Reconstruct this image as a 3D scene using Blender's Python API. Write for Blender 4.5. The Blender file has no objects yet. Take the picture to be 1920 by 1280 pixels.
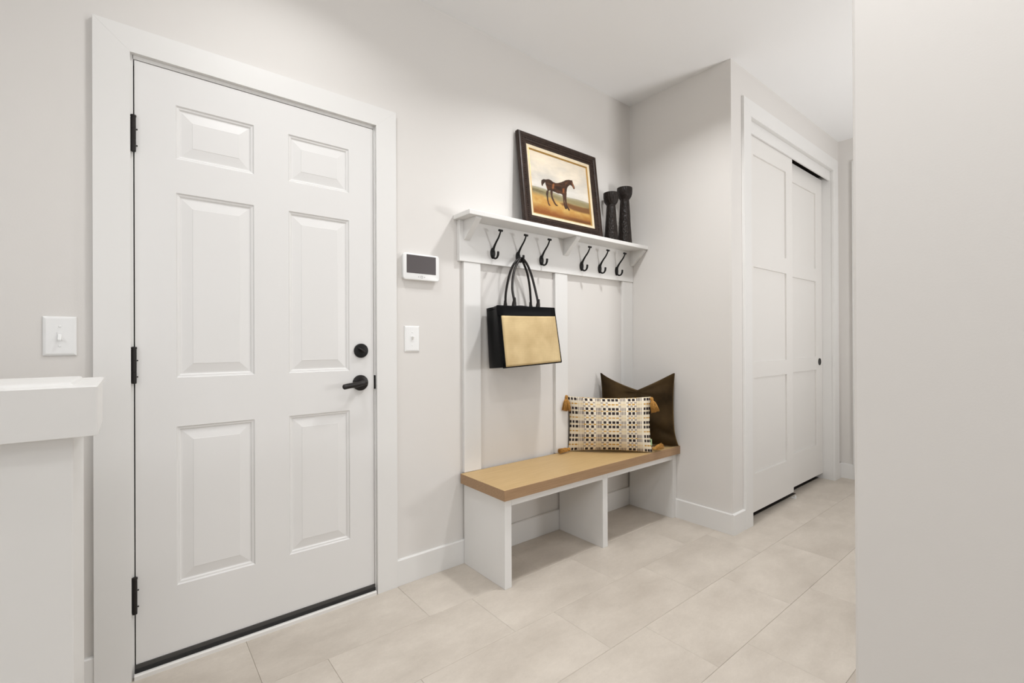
import bpy, bmesh, math, random
import numpy as np
from mathutils import Vector, Matrix, noise

random.seed(7)
C = bpy.context.scene.collection
scn = bpy.context.scene

# ------------------------------------------------------------------ camera
CAM_H = 1.10
def make_camera():
    yaw, pitch, roll = 0.88954535, 0.0016381, -0.0042913
    f = Vector((math.cos(yaw) * math.cos(pitch), math.sin(yaw) * math.cos(pitch), math.sin(pitch)))
    r = Vector((math.sin(yaw), -math.cos(yaw), 0.0))
    u = r.cross(f)
    r2 = r * math.cos(roll) + u * math.sin(roll)
    u2 = r2.cross(f)
    cam = bpy.data.cameras.new('camera')
    cam.sensor_fit = 'HORIZONTAL'
    cam.sensor_width = 36.0
    cam.lens = 881.5 / 1920 * 36.0
    cam.clip_start = 0.05
    o = bpy.data.objects.new('camera', cam)
    C.objects.link(o)
    o.matrix_world = Matrix(((r2.x, u2.x, -f.x, 0), (r2.y, u2.y, -f.y, 0), (r2.z, u2.z, -f.z, CAM_H), (0, 0, 0, 1)))
    scn.camera = o
make_camera()

# ------------------------------------------------------------------ world, lights, exposure
scn.view_settings.view_transform = 'Standard'
scn.view_settings.look = 'None'
scn.view_settings.gamma = 1.0
scn.view_settings.use_curve_mapping = False
scn.view_settings.exposure = 0.10

world = bpy.data.worlds.new('daylight')
scn.world = world
world.use_nodes = True
world.node_tree.nodes['Background'].inputs[0].default_value = (0.95, 0.97, 1.0, 1)
world.node_tree.nodes['Background'].inputs[1].default_value = 0.4

CEIL = 2.712
def area(name, loc, target, sx, sy, power, col, shape='RECTANGLE'):
    l = bpy.data.lights.new(name, 'AREA')
    l.shape = shape
    l.size = sx
    l.size_y = sy
    l.energy = power
    l.color = col
    o = bpy.data.objects.new(name, l)
    C.objects.link(o)
    o.location = loc
    d = Vector(target) - Vector(loc)
    o.rotation_euler = d.to_track_quat('-Z', 'Y').to_euler()
    return o

WARM = (0.985, 0.99, 0.995)
DAY = (0.95, 0.975, 1.01)
DOWNLIGHTS_AND_FILL = [(1.84, 1.20, 11.5), (0.45, 1.39, 4.6), (0.80, 0.15, 6.0), (-0.60, 0.30, 1.6), (-1.50, 0.90, 5.0)]  # the last two are fill lamps added to brighten the left side
for i, (x, y, p) in enumerate(DOWNLIGHTS_AND_FILL):
    area('downlight_and_fill_lamp', (x, y, CEIL - 0.022), (x, y, 0), 0.15, 0.15, p, WARM, 'DISK').data.spread = math.radians(140)
area('window_light_right', (5.6, -3.3, 1.65), (0.7, 1.9, 1.3), 1.6, 1.5, 12, DAY)
area('fill_light_rear', (-0.6, -4.6, 1.6), (0.4, 2.0, 1.4), 3.2, 2.0, 39, DAY)  # unseen fill added behind the viewer to brighten the room
area('fill_light_left', (-3.0, -0.6, 2.45), (1.6, 0.6, 1.0), 1.0, 0.4, 18, DAY)  # high fill light added on the left, no known source
area('ceiling_fill_light', (3.2, -0.9, 1.2), (3.2, 0.6, CEIL), 0.5, 0.5, 29, (1.0, 0.99, 0.985))  # added fill aimed upwards so the hall ceiling brightens
area('ceiling_fill_light', (0.15, -0.25, 1.75), (1.7, 0.75, CEIL), 0.4, 0.4, 2.0, (1.0, 0.99, 0.985))  # second added ceiling fill, near the viewer

# ------------------------------------------------------------------ materials
def lin(c):
    return tuple(((v / 255) / 12.92 if v / 255 <= 0.04045 else ((v / 255 + 0.055) / 1.055) ** 2.4) for v in c)

def mat(name, col, rough=0.5, metal=0.0, spec=0.5, bump=0.0, bscale=200.0, var=0.0, vscale=4.0, sheen=0.0, coat=0.0):
    m = bpy.data.materials.new(name)
    m.use_nodes = True
    nt = m.node_tree
    b = nt.nodes['Principled BSDF']
    b.inputs['Base Color'].default_value = (*col, 1)
    b.inputs['Roughness'].default_value = rough
    b.inputs['Metallic'].default_value = metal
    b.inputs['Specular IOR Level'].default_value = spec
    b.inputs['Sheen Weight'].default_value = sheen
    b.inputs['Coat Weight'].default_value = coat
    tc = nt.nodes.new('ShaderNodeTexCoord')
    if bump:
        n = nt.nodes.new('ShaderNodeTexNoise')
        n.inputs['Scale'].default_value = bscale
        n.inputs['Detail'].default_value = 3
        nt.links.new(tc.outputs['Object'], n.inputs['Vector'])
        bp = nt.nodes.new('ShaderNodeBump')
        bp.inputs['Strength'].default_value = bump
        bp.inputs['Distance'].default_value = 0.002
        nt.links.new(n.outputs['Fac'], bp.inputs['Height'])
        nt.links.new(bp.outputs['Normal'], b.inputs['Normal'])
    if var:
        n = nt.nodes.new('ShaderNodeTexNoise')
        n.inputs['Scale'].default_value = vscale
        n.inputs['Detail'].default_value = 4
        nt.links.new(tc.outputs['Object'], n.inputs['Vector'])
        r = nt.nodes.new('ShaderNodeValToRGB')
        r.color_ramp.elements[0].position = 0.3
        r.color_ramp.elements[1].position = 0.7
        r.color_ramp.elements[0].color = (*[v * (1 - var) for v in col], 1)
        r.color_ramp.elements[1].color = (*[min(1, v * (1 + var)) for v in col], 1)
        nt.links.new(n.outputs['Fac'], r.inputs['Fac'])
        nt.links.new(r.outputs['Color'], b.inputs['Base Color'])
    return m

M = {}
M['wall'] = mat('greige_wall_paint', (0.755, 0.73, 0.70), 0.75, spec=0.25, bump=0.06, bscale=260)
M['ceiling'] = mat('ceiling_paint', (0.92, 0.92, 0.92), 0.9, spec=0.1, bump=0.12, bscale=120)
M['trim'] = mat('white_trim_paint', (0.81, 0.80, 0.78), 0.38, spec=0.4, bump=0.02, bscale=90)
M['door'] = mat('white_door_paint', (0.80, 0.79, 0.775), 0.40, spec=0.4, bump=0.02, bscale=90)
M['closet'] = mat('closet_door_paint', (0.80, 0.78, 0.75), 0.40, spec=0.4, bump=0.02, bscale=90)
M['plastic'] = mat('white_plastic', (0.86, 0.86, 0.85), 0.3)
M['joint'] = mat('tile_joint', (0.44, 0.39, 0.335), 0.8)
M['black_metal'] = mat('matte_black_metal', (0.007, 0.0065, 0.006), 0.42, metal=0.0, spec=0.3)
M['bronze'] = mat('dark_bronze_metal', (0.011, 0.008, 0.007), 0.36, metal=0.0, spec=0.35)
M['rubber'] = mat('black_rubber', (0.008, 0.008, 0.008), 0.6)
M['alu'] = mat('dark_grey_sweep', (0.055, 0.052, 0.050), 0.45)
M['threshold'] = mat('white_threshold', (0.82, 0.80, 0.77), 0.4)
M['screen'] = mat('grey_screen', (0.110, 0.098, 0.100), 0.25, spec=0.5)
M['icon'] = mat('grey_icon_print', (0.30, 0.29, 0.29), 0.5)
M['leather'] = mat('black_leather', (0.0022, 0.0022, 0.0028), 0.42, spec=0.10, bump=0.15, bscale=350)
M['brown_leather'] = mat('dark_handle_leather', (0.010, 0.007, 0.006), 0.38, spec=0.3, bump=0.15, bscale=350)
M['frame'] = mat('dark_walnut_frame', (0.030, 0.0165, 0.011), 0.40, spec=0.3, bump=0.3, bscale=180, var=0.3, vscale=40)
M['liner'] = mat('cream_gold_liner', (0.76, 0.65, 0.46), 0.5, var=0.08, vscale=30)
M['gold'] = mat('gilded_lip', (0.52, 0.31, 0.09), 0.32, metal=0.55)
M['tassel'] = mat('ochre_tassel_yarn', (0.46, 0.235, 0.06), 0.85, spec=0.2, var=0.25, vscale=120)
M['green'] = mat('green_label', (0.35, 0.48, 0.26), 0.7)
M['track_and_shade'] = mat('dark_track_and_shade', (0.03, 0.025, 0.02), 0.6)  # dark track colour, also stands in for shade in the door gaps
M['lens'] = mat('lit_lens', (0.9, 0.88, 0.85), 0.5)
M['lens'].node_tree.nodes['Principled BSDF'].inputs['Emission Color'].default_value = (1, 0.95, 0.88, 1)
M['lens'].node_tree.nodes['Principled BSDF'].inputs['Emission Strength'].default_value = 3.0

def tile_material():
    m = bpy.data.materials.new('taupe_stone_look_tile')
    m.use_nodes = True
    nt = m.node_tree
    b = nt.nodes['Principled BSDF']
    b.inputs['Roughness'].default_value = 0.42
    b.inputs['Specular IOR Level'].default_value = 0.4
    g = nt.nodes.new('ShaderNodeNewGeometry')
    oi = nt.nodes.new('ShaderNodeObjectInfo')
    sh = nt.nodes.new('ShaderNodeVectorMath'); sh.operation = 'SCALE'
    cb = nt.nodes.new('ShaderNodeCombineXYZ')
    for k in range(3):
        nt.links.new(oi.outputs['Random'], cb.inputs[k])
    nt.links.new(cb.outputs[0], sh.inputs[0]); sh.inputs['Scale'].default_value = 31.0
    ad = nt.nodes.new('ShaderNodeVectorMath'); ad.operation = 'ADD'
    nt.links.new(g.outputs['Position'], ad.inputs[0]); nt.links.new(sh.outputs[0], ad.inputs[1])
    mp = nt.nodes.new('ShaderNodeMapping')
    mp.inputs['Scale'].default_value = (0.7, 1.3, 1.0)
    nt.links.new(ad.outputs[0], mp.inputs['Vector'])
    n1 = nt.nodes.new('ShaderNodeTexNoise'); n1.inputs['Scale'].default_value = 4.0; n1.inputs['Detail'].default_value = 8; n1.inputs['Roughness'].default_value = 0.62
    n2 = nt.nodes.new('ShaderNodeTexNoise'); n2.inputs['Scale'].default_value = 70.0; n2.inputs['Detail'].default_value = 5; n2.inputs['Roughness'].default_value = 1.0
    nt.links.new(mp.outputs[0], n1.inputs['Vector']); nt.links.new(mp.outputs[0], n2.inputs['Vector'])
    r1 = nt.nodes.new('ShaderNodeValToRGB')
    r1.color_ramp.elements[0].position = 0.30; r1.color_ramp.elements[0].color = (0.540, 0.484, 0.420, 1)
    r1.color_ramp.elements[1].position = 0.72; r1.color_ramp.elements[1].color = (0.700, 0.640, 0.565, 1)
    nt.links.new(n1.outputs['Fac'], r1.inputs['Fac'])
    r2 = nt.nodes.new('ShaderNodeValToRGB')
    r2.color_ramp.elements[0].position = 0.25; r2.color_ramp.elements[0].color = (0.90, 0.89, 0.88, 1)
    r2.color_ramp.elements[1].position = 0.75; r2.color_ramp.elements[1].color = (1.05, 1.05, 1.05, 1)
    nt.links.new(n2.outputs['Fac'], r2.inputs['Fac'])
    mx = nt.nodes.new('ShaderNodeMix'); mx.data_type = 'RGBA'; mx.blend_type = 'MULTIPLY'
    mx.inputs['Factor'].default_value = 1.0
    nt.links.new(r1.outputs[0], mx.inputs['A']); nt.links.new(r2.outputs[0], mx.inputs['B'])
    tint = nt.nodes.new('ShaderNodeMapRange')
    tint.inputs['To Min'].default_value = 0.985; tint.inputs['To Max'].default_value = 1.015
    nt.links.new(oi.outputs['Random'], tint.inputs['Value'])
    ms = nt.nodes.new('ShaderNodeVectorMath'); ms.operation = 'SCALE'
    nt.links.new(mx.outputs['Result'], ms.inputs[0]); nt.links.new(tint.outputs[0], ms.inputs['Scale'])
    nt.links.new(ms.outputs[0], b.inputs['Base Color'])
    bp = nt.nodes.new('ShaderNodeBump'); bp.inputs['Strength'].default_value = 0.08; bp.inputs['Distance'].default_value = 0.001
    nt.links.new(n2.outputs['Fac'], bp.inputs['Height']); nt.links.new(bp.outputs[0], b.inputs['Normal'])
    return m
M['tile'] = tile_material()

def oak_material(name, ca, cb_):
    m = bpy.data.materials.new(name)
    m.use_nodes = True
    nt = m.node_tree
    b = nt.nodes['Principled BSDF']
    b.inputs['Roughness'].default_value = 0.45
    tc = nt.nodes.new('ShaderNodeTexCoord')
    mp = nt.nodes.new('ShaderNodeMapping'); mp.inputs['Scale'].default_value = (2.0, 42.0, 60.0)
    nt.links.new(tc.outputs['Object'], mp.inputs['Vector'])
    n = nt.nodes.new('ShaderNodeTexNoise'); n.inputs['Scale'].default_value = 3.0; n.inputs['Detail'].default_value = 7; n.inputs['Roughness'].default_value = 0.65; n.inputs['Distortion'].default_value = 0.4
    nt.links.new(mp.outputs[0], n.inputs['Vector'])
    r = nt.nodes.new('ShaderNodeValToRGB')
    r.color_ramp.elements[0].position = 0.3; r.color_ramp.elements[0].color = (*ca, 1)
    r.color_ramp.elements[1].position = 0.7; r.color_ramp.elements[1].color = (*cb_, 1)
    nt.links.new(n.outputs['Fac'], r.inputs['Fac'])
    nt.links.new(r.outputs[0], b.inputs['Base Color'])
    bp = nt.nodes.new('ShaderNodeBump'); bp.inputs['Strength'].default_value = 0.08; bp.inputs['Distance'].default_value = 0.001
    nt.links.new(n.outputs['Fac'], bp.inputs['Height']); nt.links.new(bp.outputs[0], b.inputs['Normal'])
    return m
M['oak'] = oak_material('light_oak', (0.500, 0.330, 0.145), (0.605, 0.422, 0.202))
M['oak_edge'] = oak_material('oak_edge_banding', (0.300, 0.178, 0.090), (0.420, 0.265, 0.145))

def straw_material():
    m = bpy.data.materials.new('woven_straw')
    m.use_nodes = True
    nt = m.node_tree
    b = nt.nodes['Principled BSDF']
    b.inputs['Roughness'].default_value = 0.6
    tc = nt.nodes.new('ShaderNodeTexCoord')
    w = []
    for d, s in (('X', 62.0), ('Z', 90.0)):
        t = nt.nodes.new('ShaderNodeTexWave'); t.bands_direction = d
        t.inputs['Scale'].default_value = s; t.inputs['Distortion'].default_value = 0.6; t.inputs['Detail'].default_value = 1
        nt.links.new(tc.outputs['Object'], t.inputs['Vector']); w.append(t)
    mul = nt.nodes.new('ShaderNodeMath'); mul.operation = 'MULTIPLY'
    nt.links.new(w[0].outputs['Fac'], mul.inputs[0]); nt.links.new(w[1].outputs['Fac'], mul.inputs[1])
    n = nt.nodes.new('ShaderNodeTexNoise'); n.inputs['Scale'].default_value = 9; n.inputs['Detail'].default_value = 6
    nt.links.new(tc.outputs['Object'], n.inputs['Vector'])
    ad = nt.nodes.new('ShaderNodeMath'); ad.operation = 'MULTIPLY_ADD'; ad.inputs[1].default_value = 0.30
    nt.links.new(mul.outputs[0], ad.inputs[0]); nt.links.new(n.outputs['Fac'], ad.inputs[2])
    r = nt.nodes.new('ShaderNodeValToRGB')
    r.color_ramp.elements[0].position = 0.30; r.color_ramp.elements[0].color = (0.52, 0.365, 0.170, 1)
    r.color_ramp.elements[1].position = 0.95; r.color_ramp.elements[1].color = (0.84, 0.66, 0.36, 1)
    nt.links.new(ad.outputs[0], r.inputs['Fac']); nt.links.new(r.outputs[0], b.inputs['Base Color'])
    bp = nt.nodes.new('ShaderNodeBump'); bp.inputs['Strength'].default_value = 0.22; bp.inputs['Distance'].default_value = 0.001
    nt.links.new(mul.outputs[0], bp.inputs['Height']); nt.links.new(bp.outputs[0], b.inputs['Normal'])
    return m
M['straw'] = straw_material()

def velvet_material():
    m = mat('olive_brown_velvet', (0.034, 0.020, 0.007), 0.75, spec=0.10, bump=0.3, bscale=500, var=0.75, vscale=5.5)
    b = m.node_tree.nodes['Principled BSDF']
    b.inputs['Sheen Weight'].default_value = 1.0
    b.inputs['Sheen Roughness'].default_value = 0.28
    b.inputs['Sheen Tint'].default_value = (0.46, 0.29, 0.10, 1)
    return m
M['velvet'] = velvet_material()

def colour_attr_material(name, rough, bump=0.0, bscale=300, sheen=0.0):
    m = mat(name, (0.5, 0.5, 0.5), rough, spec=0.3, bump=bump, bscale=bscale, sheen=sheen)
    nt = m.node_tree
    a = nt.nodes.new('ShaderNodeAttribute'); a.attribute_name = 'print'
    nt.links.new(a.outputs['Color'], nt.nodes['Principled BSDF'].inputs['Base Color'])
    return m
M['weave'] = colour_attr_material('woven_pattern_cloth', 0.85, 0.35, 420)
M['canvas'] = colour_attr_material('oil_painting_print', 0.45, 0.25, 160)

def carved_material():
    m = mat('dark_carved_wood', (0.022, 0.015, 0.012), 0.42, spec=0.3)
    nt = m.node_tree
    b = nt.nodes['Principled BSDF']
    tc = nt.nodes.new('ShaderNodeTexCoord')
    mp = nt.nodes.new('ShaderNodeMapping'); mp.inputs['Scale'].default_value = (150, 150, 55)
    nt.links.new(tc.outputs['Object'], mp.inputs['Vector'])
    n = nt.nodes.new('ShaderNodeTexVoronoi'); n.inputs['Scale'].default_value = 1.0
    nt.links.new(mp.outputs[0], n.inputs['Vector'])
    bp = nt.nodes.new('ShaderNodeBump'); bp.inputs['Strength'].default_value = 0.8; bp.inputs['Distance'].default_value = 0.003
    nt.links.new(n.outputs['Distance'], bp.inputs['Height']); nt.links.new(bp.outputs[0], b.inputs['Normal'])
    r = nt.nodes.new('ShaderNodeValToRGB')
    r.color_ramp.elements[0].color = (0.022, 0.014, 0.010, 1); r.color_ramp.elements[1].color = (0.007, 0.005, 0.004, 1)
    nt.links.new(n.outputs['Distance'], r.inputs['Fac']); nt.links.new(r.outputs[0], b.inputs['Base Color'])
    return m
M['carved'] = carved_material()

# ------------------------------------------------------------------ helpers
def empty(name, loc=(0, 0, 0)):
    o = bpy.data.objects.new(name, None)
    o.empty_display_size = 0.1
    C.objects.link(o)
    o.location = loc
    return o

def tag(o, label=None, cat=None, group=None, kind=None):
    if label: o['label'] = label
    if cat: o['category'] = cat
    if group: o['group'] = group
    if kind: o['kind'] = kind
    return o

def link(name, me, m, parent=None, bevel=0.0, smooth=False, segs=2):
    o = bpy.data.objects.new(name, me)
    C.objects.link(o)
    if m is not None:
        me.materials.append(m)
    if parent is not None:
        o.parent = parent
        o.matrix_parent_inverse = Matrix.Identity(4)
    if bevel:
        bv = o.modifiers.new('edge', 'BEVEL')
        bv.width = bevel; bv.segments = segs; bv.limit_method = 'ANGLE'; bv.angle_limit = math.radians(40)
    if smooth:
        for p in me.polygons: p.use_smooth = True
    return o

def obj(name, bm, m, parent=None, bevel=0.0, smooth=False, segs=2):
    bmesh.ops.recalc_face_normals(bm, faces=bm.faces[:])
    me = bpy.data.meshes.new(name)
    bm.to_mesh(me); bm.free()
    return link(name, me, m, parent, bevel, smooth, segs)

def add_box(bm, lo, hi):
    vs = [bm.verts.new((x, y, z)) for x in (lo[0], hi[0]) for y in (lo[1], hi[1]) for z in (lo[2], hi[2])]
    for f in ((0, 1, 3, 2), (4, 6, 7, 5), (0, 4, 5, 1), (2, 3, 7, 6), (0, 2, 6, 4), (1, 5, 7, 3)):
        bm.faces.new([vs[i] for i in f])

def box(name, lo, hi, m, parent=None, bevel=0.0):
    bm = bmesh.new(); add_box(bm, lo, hi)
    return obj(name, bm, m, parent, bevel)

def boxes(name, lst, m, parent=None, bevel=0.0):
    bm = bmesh.new()
    for lo, hi in lst: add_box(bm, lo, hi)
    return obj(name, bm, m, parent, bevel)

def add_prism(bm, poly, axis, a, b):
    """polygon (2-D) extruded along an axis: axis 0 -> (y,z), 1 -> (x,z), 2 -> (x,y)"""
    def P(p, t):
        return {0: (t, p[0], p[1]), 1: (p[0], t, p[1]), 2: (p[0], p[1], t)}[axis]
    v0 = [bm.verts.new(P(p, a)) for p in poly]; v1 = [bm.verts.new(P(p, b)) for p in poly]
    bm.faces.new(v0); bm.faces.new(v1[::-1])
    n = len(poly)
    for i in range(n):
        bm.faces.new((v0[i], v0[(i + 1) % n], v1[(i + 1) % n], v1[i]))

def prism(name, poly, axis, a, b, m, parent=None, bevel=0.0):
    bm = bmesh.new(); add_prism(bm, poly, axis, a, b)
    return obj(name, bm, m, parent, bevel)

def add_tube(bm, pts, rad, n=10, flat=1.0):
    pts = [Vector(p) for p in pts]
    if not isinstance(rad, (list, tuple)): rad = [rad] * len(pts)
    rings = []; ref = None
    for i, p in enumerate(pts):
        t = (pts[min(i + 1, len(pts) - 1)] - pts[max(i - 1, 0)]).normalized()
        if ref is None:
            ref = t.orthogonal().normalized()
        ref = (ref - t * ref.dot(t)).normalized()
        bi = t.cross(ref)
        rings.append([bm.verts.new(p + (ref * math.cos(2 * math.pi * k / n) + bi * flat * math.sin(2 * math.pi * k / n)) * rad[i]) for k in range(n)])
    for a, b in zip(rings, rings[1:]):
        for k in range(n):
            bm.faces.new((a[k], a[(k + 1) % n], b[(k + 1) % n], b[k]))
    bm.faces.new(rings[0][::-1]); bm.faces.new(rings[-1])

def spline(pts, n=8):
    pts = [Vector(p) for p in pts]
    out = []
    P = [pts[0] * 2 - pts[1]] + pts + [pts[-1] * 2 - pts[-2]]
    for i in range(1, len(P) - 2):
        for k in range(n):
            t = k / n
            a, b, c, d = P[i - 1], P[i], P[i + 1], P[i + 2]
            out.append(0.5 * ((2 * b) + (c - a) * t + (2 * a - 5 * b + 4 * c - d) * t * t + (3 * b - a - 3 * c + d) * t ** 3))
    out.append(pts[-1])
    return out

def lerp_list(vals, m):
    x = np.linspace(0, 1, len(vals))
    return list(np.interp(np.linspace(0, 1, m), x, vals))

def add_lathe(bm, prof, n=40, centre=(0, 0, 0), axis='Z', wob=None):
    """profile = [(radius, height)...]"""
    rings = []
    for (r, h) in prof:
        ring = []
        for k in range(n):
            a = 2 * math.pi * k / n
            rr = r * (1 + (wob(a, h) if wob else 0))
            if axis == 'Z': p = (rr * math.cos(a), rr * math.sin(a), h)
            else: p = (rr * math.cos(a), -h, rr * math.sin(a))      # axis 'Y': height grows towards -y (into the room)
            ring.append(bm.verts.new(Vector(p) + Vector(centre)))
        rings.append(ring)
    for a, b in zip(rings, rings[1:]):
        for k in range(n):
            bm.faces.new((a[k], a[(k + 1) % n], b[(k + 1) % n], b[k]))
    bm.faces.new(rings[0][::-1]); bm.faces.new(rings[-1])

def smooth_by_angle(o, deg=35):
    me = o.data
    for p in me.polygons: p.use_smooth = True
    bm = bmesh.new(); bm.from_mesh(me)
    for e in bm.edges:
        if len(e.link_faces) == 2 and e.calc_face_angle(0) > math.radians(deg): e.smooth = False
    bm.to_mesh(me); bm.free()

# ------------------------------------------------------------------ room shell
WY = 1.990          # face of the wall with the door
SX = 2.660          # face of the side wall at the bench end
CY = 1.291          # face of the closet wall
EX = 4.460          # face of the wall at the end of the hall
DX0, DX1, DTOP = 0.006, 0.832, 2.042      # entry door opening
FX0, FX1, FY0, FY1 = -3.9, 7.0, -5.0, 2.15

def struct(o, label, cat):
    return tag(o, label, cat, kind='structure')

floor = box('floor', (FX0, FY0, -0.12), (FX1, FY1, -0.0022), M['joint'])
struct(floor, 'floor of large taupe stone-look tiles with hairline joints', 'floor')
TW, TD, GAP = 0.603, 0.2945, 0.0007
def tile_mesh(w, d):
    b = 0.0008
    bm = bmesh.new()
    prev = None
    for (ins, z) in ((0, -0.004), (0, -0.0010), (b, 0.0)):
        r = [bm.verts.new((x, y, z)) for x, y in ((-w / 2 + ins, -d / 2 + ins), (w / 2 - ins, -d / 2 + ins), (w / 2 - ins, d / 2 - ins), (-w / 2 + ins, d / 2 - ins))]
        if prev:
            for k in range(4): bm.faces.new((prev[k], prev[(k + 1) % 4], r[(k + 1) % 4], r[k]))
        prev = r
    bm.faces.new(prev)
    bmesh.ops.recalc_face_normals(bm, faces=bm.faces[:])
    me = bpy.data.meshes.new('tile'); bm.to_mesh(me); bm.free()
    me.materials.append(M['tile'])
    return me
tm = tile_mesh(TW - GAP, TD - GAP)
for r in range(-1, 15):
    y1 = 1.975 - r * TD                         # far edge of the row
    if y1 < -2.0: break
    off = 0.328 + r * 0.203
    k0 = math.floor((-1.55 - off) / TW)
    for k in range(k0, k0 + 12):
        x0 = off + k * TW
        if x0 > 4.9: break
        t = bpy.data.objects.new('tile', tm); C.objects.link(t)
        t.location = (x0 + TW / 2, y1 - TD / 2, 0); t.parent = floor
box('outer_tiling', (FX0, FY0, -0.003), (FX1, -2.15, -0.0005), M['tile'], floor)
struct(box('ceiling', (FX0, FY0, CEIL), (FX1, FY1, CEIL + 0.15), M['ceiling']), 'smooth matte white ceiling', 'ceiling')

wb = boxes('wall_back', [((FX0, WY, 0), (DX0 - 0.03, WY + 0.13, CEIL)), ((DX1 + 0.03, WY, 0), (FX1, WY + 0.13, CEIL)),
                         ((DX0 - 0.03, WY, DTOP + 0.03), (DX1 + 0.03, WY + 0.13, CEIL))], M['wall'])
struct(wb, 'greige wall with the entry door and the coat rack', 'wall')
ws = box('wall_side', (SX, CY + 0.10, 0), (SX + 0.10, WY, CEIL), M['wall'])
struct(ws, 'narrow greige wall at the right end of the bench', 'wall')
CL0, CL1, CTOP = 2.862, 4.318, 2.455
wc = boxes('wall_closet', [((SX, CY, 0), (CL0, CY + 0.10, CEIL)), ((CL1, CY, 0), (EX, CY + 0.10, CEIL)), ((CL0, CY, CTOP), (CL1, CY + 0.10, CEIL))], M['wall'])
struct(wc, 'greige wall around the sliding closet doors', 'wall')
we = box('wall_end', (EX, 0.18, 0), (EX + 0.12, WY, CEIL), M['wall'])
struct(we, 'greige wall closing the far end of the hall', 'wall')
wr = box('wall_right', (1.200, FY0, 0), (1.320, 0.3215, CEIL), M['wall'], None, 0.006)
struct(wr, 'plain greige wall filling the right edge, close to the viewer', 'wall')
struct(box('wall_left', (FX0 - 0.1, FY0, 0), (FX0, FY1, CEIL), M['wall']), 'greige wall far left of the half wall, outside the picture', 'wall')
struct(box('wall_rear', (FX0, FY0 - 0.1, 0), (FX1, FY0, CEIL), M['wall']), 'greige wall behind the viewer', 'wall')
struct(box('wall_far_right', (FX1, FY0, 0), (FX1 + 0.1, FY1, CEIL), M['wall']), 'greige wall far right beyond the hall, outside the picture', 'wall')

# baseboards
BT, BH = 0.014, 0.117
def bb_poly(face, s, top=BH):
    return [(face, 0), (face + s * BT, 0), (face + s * BT, top - 0.004), (face + s * (BT - 0.004), top), (face, top)]
def base_x(name, y, x0, x1, label):
    o = prism(name, bb_poly(y, -1), 0, x0, x1, M['trim']); struct(o, label, 'baseboard')
def base_y(name, x, y0, y1, label, s=-1):
    o = prism(name, bb_poly(x, s), 1, y0, y1, M['trim']); struct(o, label, 'baseboard')
base_x('baseboard_back', WY, 0.931, SX, 'white baseboard running from the entry door casing under the bench')
base_x('baseboard_left', WY, FX0, -0.0925, 'white baseboard left of the entry door, behind the half wall')
base_y('baseboard_side', SX, CY, 1.645, 'white baseboard on the narrow wall right of the bench')
base_x('baseboard_closet', CY, SX - BT, 2.787, 'short white baseboard stub beside the closet casing')
base_x('baseboard_hall', CY, 4.405, EX, 'very short white baseboard between closet casing and hall end wall')
base_y('baseboard_end', EX, 1.195, CY, 'white baseboard on the wall at the hall end')

# ------------------------------------------------------------------ door leaf builder
def leaf(name, W, H, panels, t, m, parent=None, back_t=None, hole=0.012):
    """framed leaf, front face at y=0 looking to -y, with real recesses where panels go"""
    xs = sorted({0, W, *[p[0] for p in panels], *[p[1] for p in panels]})
    zs = sorted({0, H, *[p[2] for p in panels], *[p[3] for p in panels]})
    bm = bmesh.new(); cache = {}
    def V(x, y, z):
        k = (round(x, 5), round(y, 5), round(z, 5))
        if k not in cache: cache[k] = bm.verts.new((x, y, z))
        return cache[k]
    for i in range(len(xs) - 1):
        for j in range(len(zs) - 1):
            xa, xb, za, zb = xs[i], xs[i + 1], zs[j], zs[j + 1]
            cx, cz = (xa + xb) / 2, (za + zb) / 2
            ins = any(p[0] < cx < p[1] and p[2] < cz < p[3] for p in panels)
            if not ins:
                bm.faces.new((V(xa, 0, za), V(xb, 0, za), V(xb, 0, zb), V(xa, 0, zb)))
    for (xa, xb, za, zb) in panels:
        ring = []
        for i in range(len(xs)):
            pass
        cxs = [x for x in xs if xa <= x <= xb]; czs = [z for z in zs if za <= z <= zb]
        loop = [(x, za) for x in cxs] + [(xb, z) for z in czs[1:]] + [(x, zb) for x in cxs[::-1][1:]] + [(xa, z) for z in czs[::-1][1:-1]]
        for a, b in zip(loop, loop[1:] + loop[:1]):
            bm.faces.new((V(a[0], 0, a[1]), V(b[0], 0, b[1]), V(b[0], hole, b[1]), V(a[0], hole, a[1])))
        bm.faces.new([V(p[0], hole, p[1]) for p in loop])
    outer = [(x, 0) for x in xs] + [(W, z) for z in zs[1:]] + [(x, H) for x in xs[::-1][1:]] + [(0, z) for z in zs[::-1][1:-1]]
    for a, b in zip(outer, outer[1:] + outer[:1]):
        bm.faces.new((V(a[0], 0, a[1]), V(b[0], 0, b[1]), V(b[0], t, b[1]), V(a[0], t, a[1])))
    bm.faces.new([V(p[0], t, p[1]) for p in outer])
    return obj(name, bm, m, parent, 0.0012)

def profile_panel(name, p, loops, m, parent, back):
    """panel made of nested rectangles: loops = [(inset, depth y)...]"""
    xa, xb, za, zb = p
    bm = bmesh.new(); prev = None; first = None
    for ins, y in [(0.0, back)] + loops:
        r = [bm.verts.new(v) for v in ((xa + ins, y, za + ins), (xb - ins, y, za + ins), (xb - ins, y, zb - ins), (xa + ins, y, zb - ins))]
        if prev:
            for k in range(4): bm.faces.new((prev[k], prev[(k + 1) % 4], r[(k + 1) % 4], r[k]))
        else: first = r
        prev = r
    bm.faces.new(prev); bm.faces.new(first[::-1])
    return obj(name, bm, m, parent)

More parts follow.
